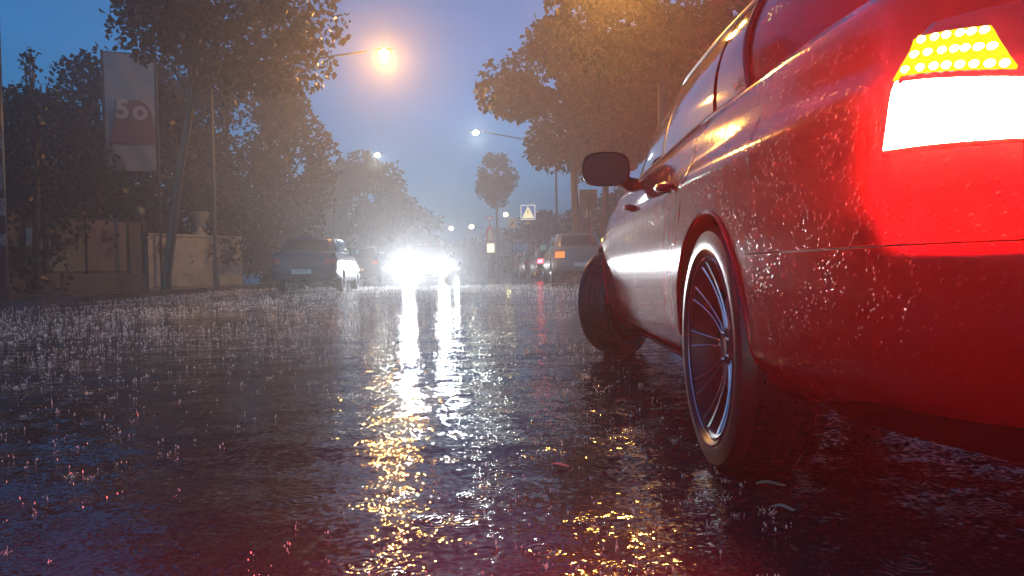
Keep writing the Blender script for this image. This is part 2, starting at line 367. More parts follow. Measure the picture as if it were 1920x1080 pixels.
def make_car(name, label, paint, loc, yaw, group=None, fine=False, scale=(1, 1, 1), steer=0.0, tails=None, heads=None, plate=None, rack=False):
    sx, sy, sz = scale
    root = empty(name, loc, yaw, label, 'car', group)
    def T(p): return Vector((p.x * sx, p.y * sy, p.z * sz))
    nz_ = 26 if fine else 9; step = .045 if fine else .16
    def finish(mb, nm, m, parent=root, smooth=True):
        mb.v = [tuple(T(Vector(v))) for v in mb.v]; return mb.build(nm, m, parent, smooth)
    def side_patch(mb, y0f, y1f, zlf, zhf, off=0.0, both=(1, -1)):
        y0, y1 = y0f(.3), y1f(.3)
        cols_ = ycols(y0, y1, step) if y1 - y0 > step else [y0, y1]
        for sgn in both:
            rows = []
            for y in cols_:
                a = (y - y0) / (y1 - y0); zl = zlf(y); zh = zhf(y); row = []
                for j in range(nz_ + 1):
                    z = zl + (zh - zl) * j / nz_
                    yy = y0f(z) + (y1f(z) - y0f(z)) * a
                    p = at_i(yi(yy), z, off); row.append(p if sgn > 0 else mirror_x(p))
                rows.append(row)
            mb.quad_grid(rows)
    def low(y):
        a = arch_z(y); return a if a else zlo(y)
    yr, yf = OUT[0].y, OUT[-1].y
    # outline columns are dense at the ends through their index
    def end_patch(mb, i0, i1, zlf, zhf, off=0.0, n=None):
        n = n or (46 if fine else 10)
        for sgn in (1, -1):
            rows = []
            for i in range(n + 1):
                f = i0 + (i1 - i0) * i / n; y = OUT[min(int(f), len(OUT) - 1)].y
                zl, zh = zlf(y), zhf(y)
                rows.append([(lambda p: p if sgn > 0 else mirror_x(p))(at_i(f, zl + (zh - zl) * j / nz_, off)) for j in range(nz_ + 1)])
            mb.quad_grid(rows)
    iR, iF = yi(-.80), yi(3.14); last = len(OUT) - 1.001
    c = lambda v: (lambda z: v)
    body = MB()
    end_patch(body, 0, iR, lambda y: .575, zb)                       # boot sides and rear wings above the bumper
    side_patch(body, c(-.80), c(-RA - .004), lambda y: .575, zb)
    # quarter over the arch up to the rear door
    side_patch(body, c(-RA - .003), edge_rear, low, zb)
    side_patch(body, edge_front, c(3.14), low, zb)
    end_patch(body, iF, last, lambda y: .50 if y > 3.2 else .50, zb)
    for sd_ in ((1,), (-1,)):
        sill = MB(); side_patch(sill, c(RA + .001), c(2.76 - RA - .001), lambda y: zlo(y) - .02, lambda y: .262, .012, sd_); finish(sill, 'side_skirt', paint)
    # deck: boot lid, cowl and bonnet, closed under the cabin
    rows = []
    nI = 90 if fine else 30
    for i in range(nI + 1):
        f = last * i / nI; p = at_i(f, zb(OUT[int(f)].y)); xb = -p.x; row = []
        for j in range(13):
            x = xb * (j / 6 - 1); row.append((x, p.y, p.z + .035 * (1 - (x / xb) ** 2 if xb > 1e-3 else 0) * min(1, xb / .6)))
        rows.append(row)
    body.quad_grid(rows)
    # cabin shell and roof
    for sgn in (1, -1):
        rows = []
        for i in range(9 * GN + 1 if fine else 37):
            u = 9 * i / (9 * GN if fine else 36)
            rows.append([(lambda p: p if sgn > 0 else mirror_x(p))(cabin(u, j / 8)) for j in range(9)])
        body.quad_grid(rows)
    rows = []
    for i in range(61):
        u = 9 * i / 60; p = cabin(u, 1.0); xb = -p.x
        rows.append([(xb * (j / 6 - 1), p.y, p.z + .05 * (1 - (j / 6 - 1) ** 2) * min(1, xb / .5)) for j in range(13)])
    body.quad_grid(rows)
    finish(body, 'body', paint)
    for nm, y0f, y1f in (('rear_bumper', None, None), ('front_bumper', None, None)):
        mb = MB()
        if nm == 'rear_bumper':
            end_patch(mb, 0, iR, zlo, lambda y: .572, .004); side_patch(mb, c(-.80), c(-RA - .004), zlo, lambda y: .572, .004)
        else:
            end_patch(mb, iF, last, zlo, lambda y: .495, .004)
        finish(mb, nm, paint)
    for y0f, y1f in ((lambda z: edge_rear(z) + .006, lambda z: edge_mid(z) - .003), (lambda z: edge_mid(z) + .003, lambda z: edge_front(z) - .006)):
        for sd_ in ((1,), (-1,)):
            mb = MB(); side_patch(mb, y0f, y1f, lambda y: .268, lambda y: zb(y) - .001, 0, sd_); d = finish(mb, 'door', paint)
            if fine or sz > 0:
                h = MB(); yh = y0f(.8) + .10; zz = .815
                pts = [at_i(yi(yh + .20 * k / 8), zz + .012 * k / 8, .030 * math.sin(math.pi * min(1, max(0, k / 8))) ** .5) for k in range(9)]
                pts = [p if sd_[0] > 0 else mirror_x(p) for p in pts]
                h.tube(pts, [.008] + [.014] * 7 + [.008], 8); finish(h, 'handle', paint, d)
    # dark inner shell seen in the seams and the wheel wells
    inner = MB()
    for sgn in (1, -1):
        rows = []
        for y in ycols(-1.18, 3.44, .12):
            zl = (arch_z(y) or zlo(y) - .01) + .012
            rows.append([(lambda p: p if sgn > 0 else mirror_x(p))(at_i(yi(y), zl + (zb(y) - .03 - zl) * j / 6, -.022)) for j in range(7)])
        inner.quad_grid(rows)
        for yc in (0.0, 2.76):
            rows = []
            for x in (-.90, -.80, -.50, -.48):
                rr = RA + .004 if x < -.49 else .02
                row = []
                for k in range(25):
                    a = math.pi * (k / 24); yy = yc + rr * math.cos(a); xx = x
                    if x == -.90: xx = at_i(yi(yy), AZ + rr * math.sin(a), -.006).x
                    row.append((xx * sgn, yy, AZ + rr * math.sin(a)))
                row.append((row[-1][0], yc - rr, .30)); row.insert(0, (row[0][0], yc + rr, .30)); rows.append(row)
            inner.quad_grid(rows)
    inner.box((0, 1.1, .23), (1.0, 4.3, .06))
    finish(inner, 'underbody', M['plastic'])
    # glazing with black surrounds
    def glass(u0, u1, t0, t1, nm, sgns=(1, -1), off=.006, m=None, n=14):
        for sgn in sgns:
            mb = MB(); rows = []
            for i in range(n + 1):
                a = i / n; row = []
                for j in range(9):
                    t = t0 + (t1 - t0) * j / 8; ua, ub = u0(t), u1(t)
                    p = cabin(ua + (ub - ua) * a, t, off); row.append(p if sgn > 0 else mirror_x(p))
                rows.append(row)
            mb.quad_grid(rows); finish(mb, nm, m or M['glass'])
    def pane(u0, u1, t0, t1, nm):     # the two screens cross the centre line: one mesh each
        mb = MB(); rows = []
        us = [u0 + (u1 - u0) * i / 12 for i in range(13)]
        L_ = [[cabin(u, t0 + (t1 - t0) * j / 8, .006) for j in range(9)] for u in us]
        full = L_ + [[mirror_x(p) for p in r] for r in L_[::-1]] if u0 > 4 else [[mirror_x(p) for p in r] for r in L_[::-1]] + L_
        mb.quad_grid(full); finish(mb, nm, M['glass'])
    ub = lambda base, lean: (lambda t: base + lean * t)
    # ring index: 3 -> y -.35, 4 -> .2, 5 -> 1.0, 6 -> 1.7, 7 -> 1.98
    glass(lambda t: 3.50 + .10 * t, lambda t: 3.94 - .02 * t, .05, .86, 'quarter_window', n=8)
    glass(lambda t: 4.0 - .02 * t, lambda t: 4.93 - .05 * t, .05, .90, 'side_window')
    glass(lambda t: 5.02 - .05 * t, lambda t: 6.72 - .18 * t, .05, .90, 'side_window')
    glass(lambda t: 4.93 - .05 * t, lambda t: 5.02 - .05 * t, .03, .92, 'door_pillar', m=M['plastic'], n=3, off=.005)
    pane(7.35, 9.0, .06, .93, 'windscreen'); pane(0.0, 1.7, .10, .92, 'rear_screen')
    for sgn in (1, -1):
        tr = MB()
        for t in (.02, .92):
            tr.tube([(lambda p: p if sgn > 0 else mirror_x(p))(cabin(3.46 + (6.78 - .15 * (t > .5) - 3.46) * k / 40, t, .006)) for k in range(41)], .008, 6)
        for (ua, la) in ((3.46, .1), (6.78, -.2)):
            tr.tube([(lambda p: p if sgn > 0 else mirror_x(p))(cabin(ua + la * t, t, .006)) for t in [.02 + .9 * k / 8 for k in range(9)]], .008, 6)
        finish(tr, 'window_trim', M['plastic'])
    # mirrors
    for sgn in (1, -1):
        mb = MB(); rows = []
        for i in range(13):
            th = math.pi / 2 * i / 12                      # bowl pointing forwards
            rows.append([(-.980 * sgn + .118 * math.cos(th) * math.copysign(abs(math.cos(a)) ** .7, math.cos(a)), 1.62 + .10 * math.sin(th) + .03 * (math.cos(a) * -sgn < 0) * 0, 1.03 + .085 * math.cos(th) * math.copysign(abs(math.sin(a)) ** .75, math.sin(a))) for a in [6.28318 * k / 28 for k in range(28)]])
        mb.quad_grid(rows, close=True)
        mb.tube([(-.90 * sgn, 1.67, .99), (-.86 * sgn, 1.70, .965), (-.80 * sgn, 1.72, .95)], [.03, .035, .04], 10)
        ms = finish(mb, 'wing_mirror', paint if not fine else M['plastic'])
        gl = MB(); rows = []
        for r_ in (0, .5, .93):
            rows.append([(-.980 * sgn + .118 * r_ * math.copysign(abs(math.cos(a)) ** .7, math.cos(a)), 1.628, 1.03 + .085 * r_ * math.copysign(abs(math.sin(a)) ** .75, math.sin(a))) for a in [6.28318 * k / 28 for k in range(28)]])
        gl.quad_grid(rows, close=True); finish(gl, 'mirror_glass', M['plastic'] if fine else M['mirror'], ms)
    # wheels
    wr = .328 * sz
    for yc in (0, 2.76):
        for sgn in (-1, 1):
            wl = empty('wheel', (0, 0, 0)); wl.parent = root
            wl.location = (.785 * sgn * sx, yc * sy, wr)
            if yc > 1: wl.rotation_euler = (0, 0, -steer)
            n = 64 if fine else 24; k = wr / .328; s_ = sgn
            grv = [q_ for h_ in (-.062, -.021, .021, .062) for q_ in ((.328, h_ - .006), (.3195, h_ - .0045), (.3195, h_ + .0045), (.328, h_ + .006))] if fine else [(.328, -.05), (.328, .05)]
            ty = MB(); prof = [(.245, -.10), (.262, -.113), (.264, -.1175), (.268, -.1145), (.29, -.116), (.315, -.108), (.326, -.09)] + grv + [(.326, .09), (.315, .108), (.29, .116), (.262, .113), (.245, .10), (.235, .08), (.235, -.08), (.245, -.10)]
            ty.lathe([(r * k, h * s_ * -1 if h * s_ * s_ < 0 else h * s_ * -.72) for r, h in prof], n); ty.build('tyre', M['rubber'], wl)
            rim = MB(); prof = [(.2455, .102), (.248, .106), (.2455, .1085), (.243, .106), (.2455, .102)] if fine else [(.246, .100), (.250, .106), (.246, .109), (.238, .104), (.232, .085), (.222, .03), (.215, -.09), (.235, -.10)]
            rim.lathe([(r * k, h * s_) for r, h in prof], n)
            if fine:
                for q in range(10):
                    a0 = 6.28318 * q / 10
                    for dl in (-.10, .10):
                        pts = []; 
                        for e in range(9):
                            t = e / 8; r = .045 + (.238 - .045) * t; a = a0 + dl * (1.6 - .6 * t) * (1 - .35 * math.sin(math.pi * t)); h = (.052 + .045 * t ** 2.0) * s_
                            pts.append((h, r * math.cos(a), r * math.sin(a)))
                        rim.tube(pts, [.0055, .0045, .0038, .0034, .0032, .0032, .0034, .004, .005], 6)
                rim.build('rim', M['alloy'], wl); rim = MB()
                rim.lathe([(.245, .1045*s_),(.236, .100 * s_), (.228, .083 * s_), (.218, .03 * s_), (.211, -.09 * s_)], n)
                rim.lathe([(0, .066 * s_), (.03, .066 * s_), (.034, .06 * s_), (.052, .056 * s_), (.056, .045 * s_), (.056, .0)], 32)
            else:
                for q in range(10):
                    a = 6.28318 * q / 10
                    rim.tube([(.05 * s_, .03 * k * math.cos(a), .03 * k * math.sin(a)), (.095 * s_, .238 * k * math.cos(a), .238 * k * math.sin(a))], [.022 * k, .014 * k], 5)
                rim.lathe([(0, .066 * s_), (.05 * k, .06 * s_), (.056 * k, 0)], 16)
            rim.build('rim' if not fine else 'rim_barrel', M['alloy'] if not fine else M['barrel'], wl)
            ds = MB(); ds.lathe([(.06 * k, .03 * s_), (.165 * k, .03 * s_), (.165 * k, .005 * s_), (.06 * k, .005 * s_)], 32); ds.build('brake_disc', M['disc'], wl)
            if fine:
                tb = MB()
                for q in range(72):
                    a = 6.28318 * q / 72
                    for h_ in (-.084, -.0415, 0, .0415, .084):
                        a2 = a + (.02 if abs(h_) > .07 else -.01); ch_, sh_ = math.cos(a2), math.sin(a2); tb.box((-h_ * .86 * s_ - .008 * s_, .3285 * ch_, .3285 * sh_), (.026, .0052, .019), Matrix.Rotation(a2, 3, 'X'))
                tb.build('tread', M['rubber'], wl)
                for q in range(5):
                    nu = MB(); a = 6.28318 * q / 5; nu.ball((.062 * s_, .038 * math.cos(a), .038 * math.sin(a)), .008, 8, 5); nu.build('wheel_bolt', M['chrome'], wl)
    # lamps, plates
    def lamp_patch(f0, f1, z0, z1, off, sgn, n=12):
        mb = MB(); rows = []
        for i in range(n + 1):
            f = f0 + (f1 - f0) * i / n
            rows.append([(lambda p: p if sgn > 0 else mirror_x(p))(at_i(f, z0 + (z1 - z0) * j / 5, off)) for j in range(6)])
        mb.quad_grid(rows); return mb
    root['_'] = 0; del root['_']
    for sgn in (1, -1):
        if not (fine and sgn > 0):
            tm = tails(sgn) if callable(tails) else (tails or M['red_lens'])
            finish(lamp_patch(yi(-1.27), yi(-.98), .70, .86, .008, sgn), 'tail_light', tm)
        hm = heads or M['mirror']
        finish(lamp_patch(yi(3.16), yi(3.50), .54, .66, .008, sgn), 'headlight', hm)
    if not fine:
        g_ = MB(); g_.box((0, 3.535, .36), (.9, .03, .16)); finish(g_, 'grille', M['plastic'])
    for yy, zz, sg in ((-1.305, .52 if not fine else .50, -1), (3.575, .42, 1)):
        p = MB(); p.box((0, yy - .006 * (yy < 0) + .01 * (yy > 0), zz), (.52, .012, .11)); pl = finish(p, 'number_plate', M['plate'], smooth=False)
        if plate and sg * plate[1] > 0:
            t = text('plate_number', plate[0], .075, M['black'], pl)
            t.location = (0, (yy + .02 * sg) * sy, zz * sz); t.rotation_euler = (R(90), 0, math.pi if sg > 0 else 0)
    if rack:
        for s_ in (-1, 1):
            rk = MB(); rk.tube([(s_ * .58, .0, 1.36), (s_ * .6, .1, 1.42), (s_ * .61, 1.0, 1.42), (s_ * .58, 1.15, 1.36)], .015, 8); finish(rk, 'roof_rail', M['galv'])
    return root
def text(name, s, size, m, parent=None, offset=0.0):
    cu = bpy.data.curves.new(name, 'FONT'); cu.body = s; cu.size = size; cu.align_x = 'CENTER'; cu.align_y = 'CENTER'; cu.extrude = .002; cu.offset = offset
    tmp = bpy.data.objects.new('tmp', cu); col.objects.link(tmp); bpy.context.view_layer.update()
    me = bpy.data.meshes.new_from_object(tmp.evaluated_get(bpy.context.evaluated_depsgraph_get())); bpy.data.objects.remove(tmp)
    me.materials.clear(); me.materials.append(m); o = bpy.data.objects.new(name, me); col.objects.link(o)
    if parent: o.parent = parent
    return o
DEBUG = False

# ------------------------------------------------------------------ the car beside the camera, red glare put into its paint
CAR = Vector((.54 + .90 - .015, 2.0, 0)); CAR_YAW = -math.atan2(22, F)
hero = make_car('parked_car', 'saloon close beside the camera, red from painted glare, with its tail light glowing and front wheel turned out', M['glare_red_paint'], CAR, CAR_YAW, fine=True, steer=R(36))
HM = Matrix.Translation(CAR) @ Matrix.Rotation(CAR_YAW, 4, 'Z')
HI = HM.inverted(); CI = cam.matrix_world.inverted()
def proj(p):
    v = CI @ (HM @ p); return 960 - v.x / v.z * F, 540 + v.y / v.z * F
LAMP = {}
if DEBUG:
    def find(px, py):
        best = None
        for i in range(0, 3000):
            f = i / 3000 * yi(0)
            for j in range(0, 61):
                z = .55 + .4 * j / 60; q = proj(at_i(f, z)); e = (q[0] - px) ** 2 + (q[1] - py) ** 2
                if best is None or e < best[0]: best = (e, f, z)
        return best
    for nm, px, py in (('BL', 1665, 283), ('ML', 1690, 150), ('TL', 1735, 62), ('TR', 1860, 47), ('MR', 1912, 150), ('BR', 1925, 262)):
        print('LAMPPT', nm, find(px, py))
    for nm, p in (('beltB', cabin(4, 0)), ('roofB', cabin(4, 1)), ('A base', cabin(7, 0)), ('A top', cabin(7, 1)), ('roof mid', cabin(5, 1)), ('mirror', Vector((-1.005, 1.62, 1.03))), ('rear wheel', Vector((-.9, 0, .328))), ('arch top', at_i(yi(0), AZ + RA)), ('front wheel', Vector((-.8, 2.76, .328))), ('sill f', at_i(yi(2.3), .2)), ('sill r', at_i(yi(.4), .2)), ('deck', at_i(yi(-.8), .97))):
        print('PT', nm, [round(q) for q in proj(p)])
M['brake_glow'] = emitter('brake_glow', (1.0, .038, .024), 1350)
M['signal_glow'] = emitter('signal_glow', (1.0, .85, .01), 1.1)
M['led_glow'] = emitter('led_glow', (1.0, .86, .5), 7)
def lerp(a, b, t): return a + (b - a) * t
def lamp_grid(zL, zR, off, n=16, m=8, inset=0.0):
    """zL, zR: (low, high) pairs of (outline index, height) at the outer and the inner end"""
    mb = MB(); rows = []
    for i in range(n + 1):
        a = i / n; row = []
        for j in range(m + 1):
            b = j / m
            f = lerp(lerp(zL[0][0], zL[1][0], b), lerp(zR[0][0], zR[1][0], b), a); z = lerp(lerp(zL[0][1], zL[1][1], b), lerp(zR[0][1], zR[1][1], b), a)
            row.append(at_i(f, z, off - (.012 if (i in (0, n) or j in (0, m)) else 0)))
        rows.append(row)
    mb.quad_grid(rows); return mb
tl = lamp_grid(((151.5, .700), (145.5, .885)), ((92, .682), (112, .872)), .010, 20, 10).build('tail_light', M['red_lens'], hero)
lamp_grid(((149.4, .712), (147.0, .806)), ((108, .694), (110, .765)), .020).build('brake_panel', M['brake_glow'], tl)
lamp_grid(((148.4, .810), (146.2, .870)), ((113, .772), (125.5, .852)), .016).build('signal_panel', M['signal_glow'], tl)
for j, cnt in enumerate((8, 7, 6)):
    for i in range(cnt):
        b = (j + .5) / 3; a = .03 + .94 * (i + .5 + random.uniform(-.1, .1)) / cnt
        f = lerp(lerp(146.9, 145.0, b), lerp(113, 125.5, b), a); z = lerp(lerp(.810, .868, b), lerp(.772, .852, b), a)
        c0 = at_i(f, z, .017); mb = MB(); mb.ball(c0, (.0064 * random.uniform(.85, 1.1), .0064, .0050), 12, 8); mb.build('led', M['led_glow'], tl)
# amber corner segment of the same lamp
lamp_grid(((107.4, .715), (109.4, .762)), ((96, .712), (98, .757)), .018, 6, 5).build('reflector', M['amber_lens'], tl)
M['indicator_glow'] = emitter('indicator_glow', (1.0, .42, .06), 90)
mb = MB(); rows = []
for i in range(9):
    f = lerp(yi(2.93), yi(3.09), i / 8); rows.append([at_i(f, .712 + .035 * j / 4, .012 if 0 < i < 8 and 0 < j < 4 else .0) for j in range(5)])
mb.quad_grid(rows); mb.build('indicator', M['indicator_glow'], hero)
# sill, arch lips and a shoulder moulding
for yc in (0.0, 2.76):
    for sgn in (1, -1):
        mb = MB(); pts = []
        for k in range(41):
            a = math.pi * k / 40 * 1.0; y = yc + (RA - .002) * math.cos(a); z = AZ + (RA - .002) * math.sin(a)
            p = at_i(yi(y), z, .001); pts.append(p if sgn > 0 else mirror_x(p))
        mb.tube(pts, .0065, 8); mb.build('arch_lip', M['glare_red_paint'], hero)
mb = MB()
for sgn in (1, -1):
    rows = []
    for i in range(40):
        f = 200 * i / 39; y = OUT[int(f)].y
        if y > -.40: break
        rows.append([(lambda p: p if sgn > 0 else mirror_x(p))(at_i(f, z, -.03)) for z in (lerp(.20, zlo(y) + .03, j / 4) for j in range(5))])
    mb.quad_grid(rows)
mb.build('shade_valance', M['plastic'], hero)  # added black strip, shades the lower bumper where the red glow ends

# ------------------------------------------------------------------ lamps of the cars further off
M['head_glow'] = emitter('head_glow', (.93, .97, 1.0), 140)
M['tail_glow'] = emitter('tail_glow', (1.0, .04, .06), 22)
M['orange_glow'] = emitter('orange_glow', (1.0, .22, .03), 1.6)
def spot(name, parent, loc, energy, ang=100, colr=(.93, .97, 1.0), size=.06, rot=None, blend=.9):
    l = bpy.data.lights.new(name, 'SPOT'); l.energy = energy; l.spot_size = R(ang); l.spot_blend = blend; l.color = colr; l.shadow_soft_size = size
    o = bpy.data.objects.new(name, l); col.objects.link(o); o.parent = parent; o.location = loc; o.rotation_euler = rot or (R(90 - 2), 0, 0); return o

# the one driving towards us
p = ground(783, 28)
onc = make_car('oncoming_car', 'car driving this way with both headlights blazing white', M['dark_paint'], (p.x + .1, p.y + 3.4, 0), math.pi + math.atan2(-(p.x + .2), p.y) * -1 * -1, scale=(.98, 1, 1.12), heads=M['head_glow'], plate=None)
onc.rotation_euler.z = math.pi - math.atan2(p.x, p.y) * .55
for s, e in ((1, 2700), (-1, 1100)):
    spot('headlight_beam', onc, (.68 * s, 3.62, .70), e, ang=84, size=.10, blend=1.0)
p = ground(838, 62)
on2 = make_car('oncoming_car', 'second car far behind the one with blazing headlights', M['dark_paint'], (p.x, p.y + 3, 0), math.pi + ROAD_YAW, scale=(.98, 1, 1.05), heads=M['head_glow'])
spot('headlight_beam', on2, (.6, 3.64, .64), 260, ang=80)

# parked on the left
LG = 'cars parked along the left kerb'
def place_car(px, d, facing, **k):
    """facing +1: nose away from us. px,d give the middle of the end nearer to us"""
    q = ground(px, d); yaw = ROAD_YAW if facing > 0 else math.pi + ROAD_YAW
    off = 1.30 if facing > 0 else 3.56
    q = q + RD * off * k.get('scale', (1, 1, 1))[1]
    return make_car(loc=(q.x, q.y, 0), yaw=yaw, **k)
place_car(566, 19.5, 1, name='parked_car', label='dark blue car with a pale number plate, nearest on the left side', paint=M['blue_paint'], group=LG, scale=(1.0, .95, 1.10), plate=('CTV K 83', -1))
place_car(672, 32, 1, name='parked_car', label='dark car just behind the blue one on the left, its back half hidden', paint=M['dark_paint'], group=LG, scale=(1.0, .95, 1.2), plate=('WRB 41', -1))
place_car(706, 44, 1, name='parked_car', label='dark car on the left, farthest before the headlight glare', paint=M['dark_paint'], group=LG, scale=(1.0, .95, 1.15))
RG = 'cars parked along the right kerb'
place_car(1092, 24.5, 1, name='parked_car', label='tall grey car with roof rails and an orange light, next beyond the red saloon', paint=M['grey_paint'], group=RG, scale=(1.0, .98, 1.27), rack=True, tails=lambda s: M['orange_glow'] if s > 0 else M['red_lens'])  # the saloon's red is tail light glare put into its paint
place_car(1044, 34, 1, name='parked_car', label='dark car with one red tail light glowing', paint=M['dark_paint'], group=RG, scale=(.98, .95, 1.12), tails=lambda s: M['tail_glow'] if s > 0 else M['red_lens'])
place_car(1012, 43, 1, name='parked_car', label='dark unlit car just beyond the one with a red light', paint=M['dark_paint'], group=RG, scale=(.98, .95, 1.15))
place_car(992, 54, 1, name='parked_car', label='dark unlit car, farthest of the row on the right', paint=M['dark_paint'], group=RG, scale=(.98, .95, 1.1))

# ------------------------------------------------------------------ street lamps
M['lamp_warm'] = emitter('lamp_warm', (1.0, .50, .08), 350)
M['lamp_white'] = emitter('lamp_white', (.95, 1.0, .88), 40)
M['lamp_yellow'] = emitter('lamp_yellow', (1.0, .86, .38), 25)
LAMPC = {'lamp_warm': (1.0, .42, .07), 'lamp_white': (.92, 1.0, .85), 'lamp_yellow': (1.0, .8, .35)}
def street_lamp(label, head, pole_xy, m, energy, bulb=.12, group='street lamps', full_cutoff=False):
    base = Vector((pole_xy[0], pole_xy[1], .12)); head = Vector(head); r = empty('street_lamp', base, 0, label, 'street lamp', group)
    h = head - base; H = h.z
    po = MB(); po.tube([(0, 0, 0), (0, 0, .9), (0, 0, .95), (0, 0, H - .9)], [.10, .10, .07, .05], 10); po.build('pole', M['galv'], r)
    ar = MB(); ar.tube([(0, 0, H - 1.0), (h.x * .05, h.y * .05, H - .75), (h.x * .3, h.y * .3, H - .5), (h.x * .9, h.y * .9, H + .02)], [.05, .045, .035, .03], 8); ar.build('arm', M['galv'], r)
    hd = MB(); d = Vector((h.x, h.y, 0)).normalized(); ang = math.atan2(d.y, d.x)
    Mx = Matrix.Rotation(ang, 3, 'Z')
    rows = []
    for i in range(9):
        t = i / 8; ww = .13 * math.sin(math.pi * (.12 + .8 * t)) ** .6; hh = .09 * math.sin(math.pi * (.12 + .8 * t)) ** .6
        rows.append([tuple(Mx @ Vector((-.30 + .62 * t, ww * math.cos(a), max(-.01, hh * math.sin(a)))) + Vector((h.x, h.y, H + .05))) for a in [6.28318 * k / 12 for k in range(12)]])
    hd.quad_grid(rows, close=True); hd.face(rows[0][::-1]); hd.face(rows[-1]); hd.build('lamp_head', M['galv'], r)
    bl = MB(); bl.ball((h.x, h.y, H - .01), (bulb, bulb, bulb * .85), 16, 10); bl.build('lamp_bowl', M[m], r)
    l = bpy.data.lights.new('lamp_light', 'SPOT' if full_cutoff else 'POINT'); l.energy = energy
    if full_cutoff: l.spot_size = R(152); l.spot_blend = .35
    l.color = LAMPC[m]; l.shadow_soft_size = .08
    o = bpy.data.objects.new('lamp_light', l); col.objects.link(o); o.parent = r; o.location = (h.x, h.y, H - .25); return r
def lamp_at(px, py, d, pole_t, m, e, label, bulb=.12, **k_):
    hp = unproj(px, py, d); k = road(hp.y, 0); pp = road(hp.y + .0, pole_t)
    return street_lamp(label, hp, (pp.x, pp.y), m, e, bulb, **k_)
lamp_at(720, 98, 26, KL - .6, 'lamp_warm', 2300, 'orange street lamp on a long arm reaching out of the big tree on the left', .16)
lamp_at(892, 248, 41, KR + .3, 'lamp_white', 300, 'white street lamp on an arm from the trees on the right', .17)
lamp_at(708, 290, 49, KL - .6, 'lamp_white', 260, 'white street lamp above the round hazy tree', .17)
lamp_at(846, 428, 118, KL - .3, 'lamp_yellow', 500, 'small yellow street lamp far away, left one of the far pair', .36)
lamp_at(884, 425, 110, KR, 'lamp_yellow', 500, 'small yellow street lamp far away, right one of the far pair', .36)
lamp_at(948, 402, 88, KR + .4, 'lamp_yellow', 300, 'yellow street lamp above the small beige sign', .28)
lamp_at(1150, -100, 9, KR + .4, 'lamp_warm', 700, 'unseen orange street lamp high over the foreground saloon, giving the orange road streak', .09, full_cutoff=True)

# ------------------------------------------------------------------ signs
M['retro_glow_white'] = mat('retro_glow_white', (.8, .8, .76), .3, emit=(.95, .95, .85), estr=.75); M['retro_glow_blue'] = mat('retro_glow_blue', (.03, .10, .38), .3, emit=(.05, .14, .38), estr=.8); M['retro_glow_yellow'] = mat('retro_glow_yellow', (.85, .78, .35), .3, emit=(1, .95, .55), estr=.9)  # emission stands in for lamp light thrown back by the sign face
M['sign_white'] = mat('sign_white', (.8, .8, .76), .3); M['sign_blue'] = mat('sign_blue', (.03, .10, .38), .3)
M['sign_yellow'] = mat('sign_yellow', (.85, .78, .35), .3); M['sign_red'] = mat('sign_red', (.6, .05, .04), .3); M['sign_beige'] = mat('sign_beige', (.55, .48, .33), .4)
def sign_root(px, py, d, label, name='traffic_sign', group=None):
    c = unproj(px, py, d); r = empty(name, (c.x, c.y, .0), -math.atan2(c.x, c.y), label, 'sign', group)
    return r, c.z
def poly(mb, pts, y0, y1):
    a = [(x, y0, z) for x, z in pts]; b = [(x, y1, z) for x, z in pts]; mb.face(a); mb.face(b[::-1])
    for i in range(len(pts)):
        j = (i + 1) % len(pts); mb.face([a[i], a[j], b[j], b[i]])
    return mb
def rrect(w_, h_, r_, cz, n=4):
    pts = []
    for cx, cz_, a0 in ((w_ / 2 - r_, h_ / 2 - r_, 0), (-w_ / 2 + r_, h_ / 2 - r_, 90), (-w_ / 2 + r_, -h_ / 2 + r_, 180), (w_ / 2 - r_, -h_ / 2 + r_, 270)):
        for k in range(n + 1): a = R(a0 + 90 * k / n); pts.append((cx + r_ * math.cos(a), cz + cz_ + r_ * math.sin(a)))
    return pts
r, z = sign_root(990, 398, 40, 'blue square sign with a pale warning triangle above the parked cars')
a = .80
po = MB(); po.tube([(0, .05, 0), (0, .05, z + .3)], .035, 8); po.build('pole', M['galv'], r)
bd = poly(MB(), rrect(a, a, .05, z), 0, .02).build('sign_plate', M['retro_glow_white'], r, smooth=False)
poly(MB(), rrect(a - .08, a - .08, .03, z), -.006, -.001).build('blue_field', M['retro_glow_blue'], bd, smooth=False)
poly(MB(), [(-.33, z - .31), (.33, z - .31), (0, z + .31)], -.012, -.007).build('triangle', M['retro_glow_yellow'], bd, smooth=False)
poly(MB(), [(-.025, z - .05), (.025, z - .05), (.035, z + .12), (-.035, z + .12)], -.017, -.013).build('mark', M['black'], bd, smooth=False)
poly(MB(), rrect(.05, .05, .02, z - .12), -.017, -.013).build('mark', M['black'], bd, smooth=False)
poly(MB(), rrect(.12, .16, .02, z - .56), 0, .02).build('plate_below', M['sign_yellow'], r, smooth=False)
r, z = sign_root(960, 419, 48, 'small beige square sign with a dark arrow')
po = MB(); po.tube([(0, .05, 0), (0, .05, z + .2)], .03, 8); po.build('pole', M['galv'], r)
bd = poly(MB(), rrect(.56, .62, .03, z), 0, .02).build('sign_plate', M['sign_beige'], r, smooth=False)
poly(MB(), [(-.14, z - .12), (-.09, z - .16), (.05, z + .02), (.10, z - .04), (.12, z + .14), (-.06, z + .12), (0, z + .07)], -.008, -.002).build('arrow', M['black'], bd, smooth=False)
r, z = sign_root(918, 411, 50, 'white give way triangle on a red striped post by the lit box', group='give way signs')
po = MB(); po.tube([(0, .05, 0), (0, .05, z)], .03, 8); po.build('pole', M['galv'], r)
bd = poly(MB(), [(-.27, z + .2), (.27, z + .2), (0, z - .24)], 0, .02).build('sign_plate', M['sign_red'], r, smooth=False)
